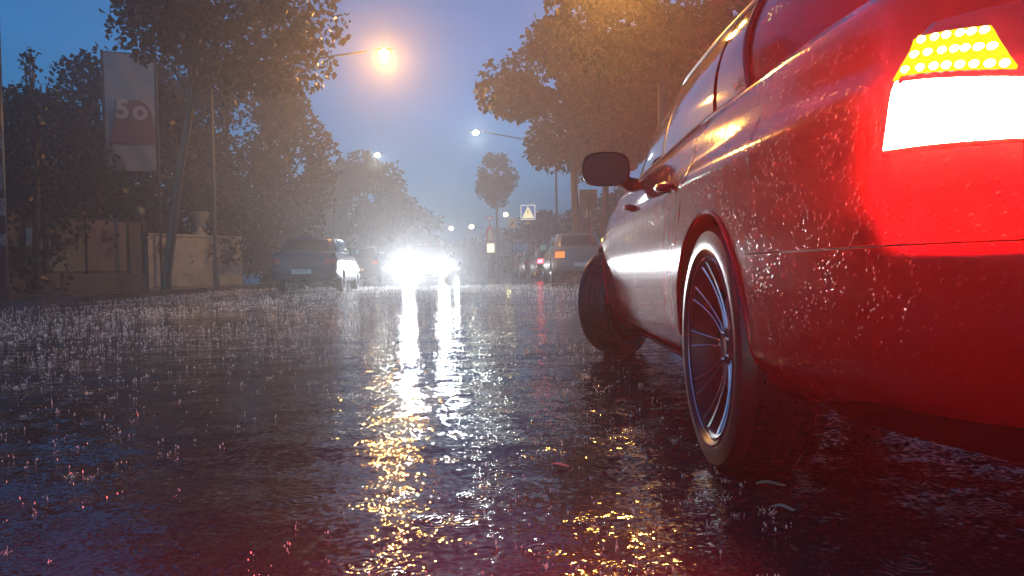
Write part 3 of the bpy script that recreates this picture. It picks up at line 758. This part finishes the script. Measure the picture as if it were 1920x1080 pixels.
poly(MB(), [(-.19, z + .15), (.19, z + .15), (0, z - .15)], -.008, -.002).build('white_field', M['sign_white'], bd, smooth=False)
poly(MB(), [(-.24, z - 1.55), (.24, z - 1.55), (.24, z - .8), (0, z - .3), (-.24, z - .8)], 0, .03).build('red_board', M['sign_red'], r, smooth=False)
poly(MB(), [(-.15, z - 1.45), (.15, z - 1.45), (.15, z - .9), (0, z - .55), (-.15, z - .9)], -.008, -.002).build('board_field', M['sign_beige'], r, smooth=False)
M['box_glow'] = emitter('box_glow', (1.0, .97, .62), 1.5)
c = unproj(920, 465, 47); r = empty('bollard', (c.x, c.y, 0), 0, 'lit yellow bollard box standing in the middle of the road', 'bollard')
mb = MB(); mb.box((0, 0, c.z), (.46, .3, .56)); mb.build('lit_box', M['box_glow'], r, bevel=.03)
mb = MB(); mb.box((0, 0, (c.z - .28) / 2), (.40, .26, c.z - .28)); mb.box((0, 0, c.z + .3), (.5, .34, .04)); mb.build('base', M['plastic'], r, bevel=.02)
r, z = sign_root(827, 423, 70, 'white give way triangle farther off, left of the yellow lamps', group='give way signs')
po = MB(); po.tube([(0, .05, 0), (0, .05, z)], .035, 8); po.build('pole', M['galv'], r)
bd = poly(MB(), [(-.3, z + .24), (.3, z + .24), (0, z - .28)], 0, .02).build('sign_plate', M['sign_red'], r, smooth=False)
poly(MB(), [(-.22, z + .19), (.22, z + .19), (0, z - .19)], -.008, -.002).build('white_field', M['sign_white'], bd, smooth=False)
poly(MB(), rrect(.5, .6, .03, z - 1.6), 0, .02).build('plate_below', M['sign_red'], r, smooth=False)
poly(MB(), rrect(.36, .46, .03, z - 1.6), -.008, -.002).build('white_field', M['sign_white'], r, smooth=False)
r, z = sign_root(1103, 373, 30, 'dark back of a square board between the trunks')
po = MB(); po.tube([(0, -.05, 0), (0, -.05, z)], .04, 8); po.build('pole', M['galv'], r)
poly(MB(), rrect(.72, .76, .03, z), 0, .03).build('sign_plate', M['galv'], r, smooth=False)
poly(MB(), rrect(.2, .26, .02, z - .58), 0, .03).build('plate_below', M['sign_beige'], r, smooth=False)

# ------------------------------------------------------------------ trees and shrubs
def leaf_mat(name, base):
    m = bpy.data.materials.new(name); m.use_nodes = True; nt = m.node_tree; b = nt.nodes['Principled BSDF']; L = nt.links.new; N = nt.nodes.new
    b.inputs['Roughness'].default_value = .38; b.inputs['Specular IOR Level'].default_value = .4
    g_ = N('ShaderNodeNewGeometry'); mr = N('ShaderNodeMapRange'); mr.inputs[3].default_value = .5; mr.inputs[4].default_value = 1.6; L(g_.outputs['Random Per Island'], mr.inputs[0])
    v = N('ShaderNodeVectorMath'); v.operation = 'SCALE'; v.inputs[0].default_value = base; L(mr.outputs[0], v.inputs['Scale']); L(v.outputs[0], b.inputs['Base Color'])
    tr = N('ShaderNodeBsdfTranslucent'); L(v.outputs[0], tr.inputs[0]); mx = N('ShaderNodeMixShader'); mx.inputs[0].default_value = .35
    L(b.outputs[0], mx.inputs[1]); L(tr.outputs[0], mx.inputs[2]); L(mx.outputs[0], nt.nodes['Material Output'].inputs[0]); return m
M['leaf'] = leaf_mat('leaf', (.055, .065, .022)); M['leaf_dark'] = leaf_mat('leaf_dark', (.012, .016, .010)); M['leaf_brown'] = leaf_mat('leaf_brown', (.045, .036, .020))
def foliage(clumps, n, size, droop=.6, rng=random):
    """many folded leaves in ellipsoid clumps: (centre, radii)"""
    mb = MB(); wts = [c[1][0] * c[1][1] * c[1][2] for c in clumps]
    for c in rng.choices(clumps, wts, k=n):
        while True:
            q = Vector((rng.uniform(-1, 1), rng.uniform(-1, 1), rng.uniform(-1, 1)))
            if q.length <= 1: break
        if q.length > .001: q = q.normalized() * q.length ** .6
        p = Vector((c[0][0] + q.x * c[1][0], c[0][1] + q.y * c[1][1], c[0][2] + q.z * c[1][2]))
        d = Vector((rng.gauss(0, 1), rng.gauss(0, 1), rng.gauss(-droop, .8))).normalized(); sd_ = d.cross(Vector((rng.gauss(0, 1), rng.gauss(0, 1), rng.gauss(0, 1)))).normalized()
        up = d.cross(sd_); L_ = size * rng.uniform(.6, 1.3); W_ = L_ * rng.uniform(.30, .46); n0 = len(mb.v)
        mb.v += [tuple(p), tuple(p + d * L_ * .35 + sd_ * W_ + up * W_ * .3), tuple(p + d * L_), tuple(p + d * L_ * .35 - sd_ * W_ + up * W_ * .3)]
        mb.f += [(n0, n0 + 1, n0 + 2), (n0, n0 + 2, n0 + 3)]
    return mb
def leaves_obj(mb, name, m, parent):
    me = bpy.data.meshes.new(name); me.from_pydata(mb.v, [], mb.f); me.materials.append(m)
    o = bpy.data.objects.new(name, me); col.objects.link(o); o.parent = parent; return o
def tree(px, d, z0, z1, rx, label, n=5000, size=.2, m='leaf', seed=1, trunk=.16, ry=None, group=None, gaps=.42, name='tree', shift=0.0):
    rng = random.Random(seed); b = ground(px, d); r = empty(name, (b.x, b.y, .1), 0, label, 'tree', group); ry = ry or rx
    zc = (z0 + z1) / 2; hz = (z1 - z0) / 2; clumps = []; tips = []
    k = 0
    while len(clumps) < 46:
        q = Vector((rng.uniform(-1, 1), rng.uniform(-1, 1), rng.uniform(-1, 1)))
        if .35 < q.length < 1:
            q = q.normalized() * q.length ** .6; s_ = rng.uniform(.16, .36)
            c_ = Vector((shift + q.x * rx * (1 - s_ * .6), q.y * ry * (1 - s_ * .6), zc + q.z * hz * (1 - s_ * .7)))
            clumps.append((c_, (rx * s_, ry * s_, hz * s_ * .8))); tips.append(c_)
    tr = MB(); lean = Vector((rng.uniform(-.15, .15) + shift * .35, rng.uniform(-.15, .15), 0)); fork = max(z0 * .95, z1 * .28)
    pts = [Vector((0, 0, -.1)), Vector((0, 0, .35)), lean * .5 + Vector((0, 0, fork * .6)), lean + Vector((0, 0, fork)), lean * 1.5 + Vector((rng.uniform(-.2, .2), 0, fork + (z1 - fork) * .45)), lean * 1.2 + Vector((0, 0, z1 - hz * .3))]
    tr.tube(pts, [trunk * 1.5, trunk * 1.1, trunk, trunk * .85, trunk * .45, trunk * .1], 9)
    for t_ in rng.sample(tips, 26):
        s0 = pts[3].lerp(pts[4], rng.uniform(0, .9)); md = s0.lerp(t_, .5) + Vector((rng.uniform(-.2, .2), rng.uniform(-.2, .2), rng.uniform(.0, .35)))
        tr.tube([s0, md, t_], [trunk * .34, trunk * .2, trunk * .05], 5)
        for _ in range(2):
            e = t_ + Vector((rng.uniform(-.5, .5), rng.uniform(-.5, .5), rng.uniform(-.3, .5))) * rx * .25; tr.tube([md.lerp(t_, .7), e], [trunk * .1, trunk * .03], 4)
    tr.build('trunk', M['bark'], r); leaves_obj(foliage(clumps, n, size, rng=rng), 'crown', M[m], r); return r
def shrub(px, d, z0, z1, rx, label, n=4000, size=.22, m='leaf_dark', seed=1, ry=None, group=None, cone=0.0):
    """dense leafy mass to the ground with a knobbly outline and a dark woody core"""
    rng = random.Random(seed); b = ground(px, d); r = empty('evergreen_tree', (b.x, b.y, .05), 0, label, 'tree', group); ry = ry or rx * .8; clumps = []
    for k in range(70):
        t = rng.random(); wd = (1 - cone * t) * math.sqrt(max(.05, 1 - max(0, (t - .55) / .45) ** 2)); a = rng.uniform(0, 6.283); rr = rng.uniform(.3, .85)
        s_ = rng.uniform(.2, .34)
        clumps.append((Vector((rx * wd * rr * math.cos(a), ry * wd * rr * math.sin(a), z0 + (z1 - z0) * (.04 + .88 * t))), (rx * s_, ry * s_, (z1 - z0) * s_ * .42)))
    tr = MB(); tr.tube([(0, 0, -.1), (0, 0, .6), (.1, 0, z1 * .5), (0, 0, z1 * .93)], [.16, .13, .09, .02], 8)
    for t_ in rng.sample(clumps, 24): tr.tube([(0, 0, t_[0].z * .7), t_[0]], [.05, .015], 5)
    tr.build('trunk', M['bark'], r)
    co = MB()
    for i, c_ in enumerate(clumps[:44]): co.ball(c_[0] * 1.0, tuple(q * .72 for q in c_[1]), 8, 6)
    leaves_obj(foliage(clumps, n, size, rng=rng), 'crown', M[m], r)
    return r
GT = 'trees behind the left fence'
shrub(-60, 22, .3, 6.6, 3.2, 'dark ivy covered tree behind the pole at the left edge', 9000, .2, seed=3, group=GT)
shrub(55, 25, .3, 6.9, 2.9, 'dark tree with a low dip in its top, left of the banner', 8000, .22, seed=4, group=GT)
shrub(70, 22, 4.6, 7.35, .42, 'thin leafy sapling tip standing up out of the dark trees', 240, .16, seed=44, group=None)
shrub(190, 28, .3, 8.8, 3.1, 'broad dark tree right behind the banner', 9000, .24, seed=5, group=GT)
shrub(330, 30, .3, 9.0, 2.7, 'dark brownish tree right of the banner', 9000, .24, 'leaf_brown', seed=6, group=GT)
shrub(430, 32, .3, 9.9, 3.2, 'tall brownish tree behind the big street tree', 9000, .25, 'leaf_brown', seed=7, group=GT)
shrub(545, 34, .3, 10.2, 2.3, 'narrow tall tree at the right end of the dark mass', 8000, .25, 'leaf_brown', seed=8, group=GT)
tree(313, 21.0, 5.3, 12.2, 3.9, 'big street tree with loose hanging leaves against the sky, left of the orange lamp', 11000, .22, 'leaf_brown', seed=12, trunk=.12, shift=2.15)
tree(688, 62, 2.2, 10.6, 4.4, 'round hazy tree behind the white lamp left of the road', 6000, .42, seed=15, trunk=.22)
shrub(760, 84, .5, 8.4, 4.8, 'low hazy tree sloping down to the road left of centre', 5000, .5, 'leaf', seed=16)
shrub(600, 60, .5, 8.5, 4.2, 'hazy tree behind the parked blue car', 5000, .4, 'leaf', seed=17)
tree(1085, 31, 4.4, 10.9, 4.1, 'large dark street tree right of the road with a bare trunk', 15000, .25, 'leaf_dark', seed=21, trunk=.17, gaps=.3)
tree(1136, 37, 4.6, 10.5, 4.0, 'street tree right of the road, second trunk, behind the square board', 9000, .3, 'leaf_brown', seed=22, trunk=.19)
tree(1245, 20, 5.3, 11.0, 3.1, 'near tree over the foreground saloon with leaves against the sky', 12000, .19, 'leaf_dark', seed=23, trunk=.16)
tree(1400, 27, 3.4, 11, 4.6, 'dark tree hidden behind the roof of the foreground saloon', 9000, .26, 'leaf_dark', seed=24, trunk=.2)
tree(934, 62, 5.4, 10.4, 1.7, 'small slim tree with a bare trunk right of the road far off', 2600, .30, 'leaf_brown', seed=25, trunk=.12)
for i, (px, d, h, rx, lb) in enumerate(((1040, 66, 5.5, 5, 'dim hedge like tree behind the parked cars'), (1180, 50, 6.0, 5, 'dim leafy tree behind the front wing of the foreground saloon'), (880, 112, 5.0, 4.2, 'yellow lit bushy tree under the far lamps'), (930, 120, 7.0, 4, 'dim bushy tree at the far end of the road'))):
    shrub(px, d, .2, h, rx, lb, 3600, .42, 'leaf', seed=30 + i)
# far-off wood closing the street
rng = random.Random(5); cl = []
for k in range(80):
    x = rng.uniform(-75, 70); cl.append((Vector((x, 170 + rng.uniform(-6, 6), rng.uniform(1, 4 + abs(x + 10) * .05))), (rng.uniform(3, 6), 3, rng.uniform(2, 3.6))))
o = leaves_obj(foliage(cl, 9000, 1.1, rng=rng), 'far_wood', M['leaf_dark'], None); tag(o, 'dark wood closing the far end of the street', 'trees', kind='stuff')

# ------------------------------------------------------------------ left side: pole, fence, notice, walls, banner
M['old_pole'] = mat('pole_paint', (.05, .022, .02), .45, noise_amt=.5, nscale=5, bump=.003, bscale=30)
p = ground(-2, 14.3, .12); r = empty('utility_pole', p, 0, 'dark reddish pole with torn stickers at the left edge', 'pole')
r.rotation_euler = (0, R(.3), 0)
mb = MB(); mb.tube([(0, 0, -.1), (0, 0, .5), (0, 0, 9)], [.17, .165, .13], 20); mb.build('shaft', M['old_pole'], r)
mb = MB(); mb.tube([(0, 0, -.05), (0, 0, .25), (0, 0, .28)], [.22, .21, .17], 20); mb.build('base_collar', M['old_pole'], r)
M['sticker'] = mat('sticker', (.30, .22, .20), .5, noise_amt=.6, nscale=14)
for i, (z, h, a0, a1) in enumerate(((1.62, .34, -70, 10), (2.1, .5, -110, -20), (1.05, .22, -60, 0), (2.9, .3, -90, -10))):
    mb = MB(); mb.quad_grid([[(.169 * math.cos(R(a0 + (a1 - a0) * k / 8)), .169 * math.sin(R(a0 + (a1 - a0) * k / 8)), zz) for k in range(9)] for zz in (z, z + h)]); mb.build('sticker', M['sticker'], r)

def panel_mat(name, cols, seed, scale=2.0):
    m = bpy.data.materials.new(name); m.use_nodes = True; nt = m.node_tree; b = nt.nodes['Principled BSDF']; N = nt.nodes.new; L = nt.links.new
    tc = N('ShaderNodeTexCoord'); mp = N('ShaderNodeMapping'); mp.inputs['Scale'].default_value = (1.6, 1, .45); mp.inputs['Location'].default_value = (seed, 0, seed * .3)
    wv = N('ShaderNodeTexWave'); wv.inputs['Scale'].default_value = scale; wv.inputs['Distortion'].default_value = 5; wv.inputs['Detail'].default_value = 3
    cr = N('ShaderNodeValToRGB'); cr.color_ramp.elements.remove(cr.color_ramp.elements[1])
    for i, c_ in enumerate(cols):
        e = cr.color_ramp.elements[0] if i == 0 else cr.color_ramp.elements.new(i / (len(cols) - 1)); e.position = i / (len(cols) - 1); e.color = (*c_, 1)
    L(tc.outputs['Object'], mp.inputs[0]); L(mp.outputs[0], wv.inputs[0]); L(wv.outputs[0], cr.inputs[0]); L(cr.outputs[0], b.inputs['Base Color']); b.inputs['Roughness'].default_value = .3
    return m
M['mural_yellow'] = panel_mat('mural_yellow', [(.05, .04, .02), (.16, .13, .03), (.06, .05, .03), (.10, .08, .05)], 1.3)
M['mural_pink'] = panel_mat('mural_pink', [(.09, .06, .055), (.14, .10, .09), (.08, .05, .05), (.12, .09, .08)], 4.1, 1.2)
M['wall_dark'] = mat('dark_render', (.05, .046, .042), .55, noise_amt=.3, nscale=2, bump=.004, bscale=20)
M['wall_pale'] = mat('pale_render', (.24, .25, .235), .5, noise_amt=.3, nscale=2.5, bump=.003, bscale=25)
def wall_between(name, p0, p1, z0, z1, thick, m, parent=None, y=0):
    v = p1 - p0; L_ = v.length; ang = math.atan2(v.y, v.x); mb = MB(); mb.box(((p0.x + p1.x) / 2, (p0.y + p1.y) / 2, (z0 + z1) / 2), (L_, thick, z1 - z0), Matrix.Rotation(ang, 3, 'Z'))
    return mb.build(name, m, parent, smooth=False, bevel=.012)
def bz(px, d): return ground(px, d)
fe = empty('fence', (0, 0, 0), 0, 'dark board fence on the left with two big painted panels', 'fence')
f0, f1 = bz(-260, 17.5), bz(266, 26.6)
wall_between('plinth', f0, f1, .05, .62, .3, M['wall_dark'], fe)
wall_between('board_panel', f0, f1, .62, 2.42, .08, M['wall_dark'], fe)
def fpt(t, off=-.07):
    v = (f1 - f0); n = Vector((v.y, -v.x, 0)).normalized(); 
    return f0 + v * t + n * -off * (1)
def fence_t(px):
    lo, hi = 0, 1
    for _ in range(40):
        m_ = (lo + hi) / 2; q = f0.lerp(f1, m_)
        if 960 + q.x / q.y * F < px: lo = m_
        else: hi = m_
    return lo
for nm, a, b, mm in (('painted_panel', 90, 158, 'mural_yellow'), ('painted_panel', 161, 236, 'mural_pink')):
    wall_between(nm, fpt(fence_t(a)), fpt(fence_t(b)), .70, 2.36, .03, M[mm], fe)
q = fpt(fence_t(198), .0 - .10); ang = math.atan2((f1 - f0).y, (f1 - f0).x)
mb = MB(); rows = [[(q.x + .34 * rr * math.cos(t) * math.cos(ang), q.y + .34 * rr * math.cos(t) * math.sin(ang), 1.62 + .52 * rr * math.sin(t)) for t in [6.28318 * k / 28 for k in range(28)]] for rr in (0, .6, 1)]
M['mural_dark'] = mat('mural_dark', (.07, .03, .035), .4, noise_amt=.7, nscale=4); mb.quad_grid(rows, close=True); mb.build('painted_oval', M['mural_dark'], fe)
for px in (84, 160, 240):
    q = fpt(fence_t(px), -.10); mb = MB(); mb.box((q.x, q.y, 1.25), (.09, .09, 2.5)); mb.build('post', M['wall_dark'], fe, bevel=.01)
q0, q1 = fpt(fence_t(49), -.075), fpt(fence_t(77), -.075)
no = wall_between('notice', q0, q1, 1.42, 2.02, .02, M['plate']); tag(no, 'small pale notice board fixed to the dark fence', 'notice')
# gate pillar and pale wall with an urn like capital
p = bz(268, 27); pr = empty('gate_pillar', (p.x, p.y, .05), 0, 'slim grey gate pillar with a ball on top, left end of the pale wall', 'pillar')
mb = MB(); mb.box((0, 0, 1.3), (.34, .34, 2.6)); mb.box((0, 0, 2.63), (.44, .44, .08)); mb.build('shaft', M['wall_dark'], pr, bevel=.02)
mb = MB(); mb.ball((0, 0, 2.83), .17, 16, 10); mb.build('ball', M['wall_pale'], pr)
pw = empty('wall', (0, 0, 0), 0, 'pale rendered garden wall with a dark round hole right of the gate pillar', 'wall')
a, b = bz(276, 26.8), bz(452, 30.5); wall_between('wall_body', a, b, .05, 1.98, .24, M['wall_pale'], pw); wall_between('coping', a, b, 1.98, 2.07, .34, M['wall_pale'], pw)
v = (b - a).normalized(); c0 = bz(305, 27.3); mb = MB(); n_ = Vector((v.y, -v.x, 0)); 
mb.tube([(c0.x + n_.x * .16, c0.y + n_.y * .16 , 1.42), (c0.x + n_.x * .05, c0.y + n_.y * .05, 1.42)], [.16, .16], 16); mb.build('hole', M['black'], pw)
p = bz(377, 28.9); ur = empty('garden_urn', (p.x, p.y, 2.07), 0, 'pale urn shaped ornament standing on the pale wall', 'urn')
mb = MB(); mb.lathe([(0, 0), (.26, 0), (.26, .08), (.12, .14), (.10, .30), (.18, .42), (.30, .62), (.40, .84), (.42, .90), (.34, .90), (.2, .7), (0, .66)], 24, 'Z'); mb.build('bowl', M['wall_pale'], ur)
# tall banner
c_ = unproj(244, 204, 26.5); bn = empty('banner', (c_.x, c_.y, .1), -math.atan2(c_.x, c_.y) * .6, 'tall pale banner with a reddish disc and the number 5o', 'banner')
W_, H0, H1 = 1.62, 4.2, c_.z + 1.86
M['banner_top'] = mat('banner_cloth', (.16, .19, .24), .55, noise_amt=.08, nscale=2); M['banner_red'] = mat('banner_red', (.13, .055, .055), .55, noise_amt=.1); M['banner_text'] = mat('banner_text', (.30, .26, .27), .5)
mb = MB(); rows = [[(-W_ / 2 + W_ * k / 12, .03 * math.sin(k * .9 + j), H0 + (H1 - H0) * j / 16) for k in range(13)] for j in range(17)]; mb.quad_grid(rows); cloth = mb.build('cloth', M['banner_top'], bn)
for s_ in (-1, 1):
    mb = MB(); mb.tube([(s_ * (W_ / 2 + .06), .04, 0), (s_ * (W_ / 2 + .06), .04, H1 + .1)], .05, 8); mb.build('pole', M['galv'], bn)
mb = MB(); mb.tube([(-W_ / 2 - .06, .04, H1 + .02), (W_ / 2 + .06, .04, H1 + .02)], .03, 8); mb.build('top_rail', M['galv'], bn)
zc = c_.z - .28
mb = MB(); rows = []
for j in range(13):
    zz = zc + .48 - 1.55 * j / 12; half = min(W_ / 2 - .02, .62 * math.sqrt(max(0, 1 - ((zz - zc + .1) / .62) ** 2)) if zz > zc - .1 else .62 + .15 * (zc - .1 - zz))
    rows.append([(.1 - half + min(2 * half, W_ / 2 - .12 + half) * k / 8, -.045, zz) for k in range(9)])
mb.quad_grid(rows); mb.build('disc_print', M['banner_red'], cloth)
t5 = text('lettering', '5', .92, M['banner_text'], cloth, .03); t5.location = (-.24, -.06, zc + .12); t5.rotation_euler = (R(90), 0, 0)
t0 = text('lettering', 'o', .92, M['banner_text'], cloth, .03); t0.location = (.33, -.06, zc + .10); t0.rotation_euler = (R(90), 0, 0)

# ------------------------------------------------------------------ rain: splashes on the road, drops in the air, a few leaves
m = bpy.data.materials.new('rain_water'); m.use_nodes = True; nt = m.node_tree; nt.nodes.clear(); N = nt.nodes.new
o_ = N('ShaderNodeOutputMaterial'); tr = N('ShaderNodeBsdfTranslucent'); tr.inputs[0].default_value = (.9, .93, .95, 1); gl = N('ShaderNodeBsdfGlossy'); gl.inputs[0].default_value = (1, 1, 1, 1); gl.inputs['Roughness'].default_value = .35
ts = N('ShaderNodeBsdfTransparent'); m1 = N('ShaderNodeMixShader'); m1.inputs[0].default_value = .2; m2 = N('ShaderNodeMixShader'); m2.inputs[0].default_value = .85
nt.links.new(tr.outputs[0], m1.inputs[1]); nt.links.new(gl.outputs[0], m1.inputs[2]); nt.links.new(ts.outputs[0], m2.inputs[1]); nt.links.new(m1.outputs[0], m2.inputs[2]); nt.links.new(m2.outputs[0], o_.inputs[0])
M['water'] = m
rng = random.Random(11)
def octa(v, f, c, r, h):
    n = len(v); v += [(c[0] + r, c[1], c[2]), (c[0], c[1] + r, c[2]), (c[0] - r, c[1], c[2]), (c[0], c[1] - r, c[2]), (c[0], c[1], c[2] + h), (c[0], c[1], c[2] - h)]
    f += [(n, n + 1, n + 4), (n + 1, n + 2, n + 4), (n + 2, n + 3, n + 4), (n + 3, n, n + 4), (n + 1, n, n + 5), (n + 2, n + 1, n + 5), (n + 3, n + 2, n + 5), (n, n + 3, n + 5)]
v = []; f = []
NS = 24000
for i in range(NS):
    y = .9 + 25.0 * rng.random() ** .95; x = rng.uniform(-.75, .60) * y
    c = HI @ Vector((x, y, 0))
    if abs(c.x) < .84 and -1.2 < c.y < 3.5: continue
    if y < 4.5 and rng.random() < .5 or noise.noise(Vector((x * .9, y * .5, 3))) < rng.uniform(-.45, .05): continue
    k = rng.uniform(.35, 1.15) * (1 + .03 * y); hh = rng.choice((.002, .003, .005, .008, .012, .024)) * k * rng.uniform(.5, 1.2); r_ = .0014 * k * (1 + .12 * y)
    if y < 5 and rng.random() < .75: hh *= .25; r_ *= 1.1
    n = len(v); v += [(x + r_, y, 0), (x - r_ * .5, y + r_, 0), (x - r_ * .5, y - r_, 0), (x + rng.uniform(-.3, .3) * hh, y, hh)]; f += [(n, n + 1, n + 3), (n + 1, n + 2, n + 3), (n + 2, n, n + 3)]
    if y < 9 and rng.random() < .07:          # a crown: a ring of little spikes round the drop
        rc = rng.uniform(.006, .014); 
        for q_ in range(8):
            a = 6.283 * q_ / 8 + rng.uniform(-.2, .2); ht = rc * rng.uniform(.25, .7); n = len(v); ca, sa = math.cos(a), math.sin(a); t_ = rc * .25
            v += [(x + rc * ca - t_ * sa, y + rc * sa + t_ * ca, 0), (x + rc * ca + t_ * sa, y + rc * sa - t_ * ca, 0), (x + rc * 1.35 * ca, y + rc * 1.35 * sa, ht)]; f += [(n, n + 1, n + 2)]
            octa(v, f, (x + rc * 1.5 * ca, y + rc * 1.5 * sa, ht * 1.25), .0011, .0014)
    for _ in range(rng.choice((0, 1, 1, 2, 3))):
        a = rng.uniform(0, 6.28); q = rng.uniform(.2, 1) * .018 * k; rr = rng.uniform(.0008, .0020) * (1 + .21 * y)
        octa(v, f, (x + q * math.cos(a), y + q * math.sin(a), rng.uniform(.2, 1.3) * max(hh, .012)), rr, rr * rng.uniform(1, 2.6))
me = bpy.data.meshes.new('rain_splashes'); me.from_pydata(v, [], f); me.materials.append(M['water'])
o = bpy.data.objects.new('rain_splashes', me); col.objects.link(o); tag(o, 'tiny splashes where the rain hits the wet road', 'rain splashes', kind='stuff')
v = []; f = []
for i in range(1500):
    y = 4.5 + 13 * rng.random() ** .8; x = rng.uniform(-.72, .1) * y; z = rng.uniform(.02, .8 + .3 * y)
    c = HI @ Vector((x, y, 0))
    if abs(c.x) < 1.05 and -1.4 < c.y < 3.7: continue
    octa(v, f, (x, y, z), .0010 * (1 + .05 * y), rng.uniform(.002, .006) * (1 + .05 * y))
me = bpy.data.meshes.new('falling_rain'); me.from_pydata(v, [], f); me.materials.append(M['water'])
o = bpy.data.objects.new('falling_rain', me); col.objects.link(o); tag(o, 'rain drops falling over the street', 'rain', kind='stuff')
for px, py, s_, lb in ((1442, 916, .035, 'pale fallen leaf on the wet road near the rear wheel of the foreground saloon'), (1466, 962, .024, 'smaller fallen leaf just below the pale one'), (1045, 880, .026, 'fallen leaf on the road left of the orange reflection')):
    d = .55 / ((py - 504 + (px - 960) * .0175) / F); q = ground(px, d, .006); mb = MB(); pts = []
    for k in range(9): t = k / 8; pts.append([(s_ * (t - .5) * 2, s_ * .45 * math.sin(math.pi * t) * u, .004 * abs(u) + .003 * math.sin(5 * t)) for u in (-1, -.5, 0, .5, 1)])
    mb.quad_grid(pts); o = mb.build('fallen_leaf', M['sign_beige']); o.location = q; o.rotation_euler = (0, 0, rng.uniform(-.5, .3)); tag(o, lb, 'leaf', 'fallen leaves on the wet road')

# ------------------------------------------------------------------ rain haze
mb = MB(); mb.box((0, 290, 9.5), (880, 700, 21.0)); hz = mb.build('haze', None, smooth=False)
m = bpy.data.materials.new('haze'); m.use_nodes = True; nt = m.node_tree; nt.nodes.clear(); o_ = nt.nodes.new('ShaderNodeOutputMaterial'); pv = nt.nodes.new('ShaderNodeVolumePrincipled')
pv.inputs['Density'].default_value = HAZE; pv.inputs['Color'].default_value = (.9, .93, .97, 1); pv.inputs['Anisotropy'].default_value = .7
nt.links.new(pv.outputs[0], o_.inputs['Volume']); hz.data.materials.append(m); tag(hz, kind='stuff')
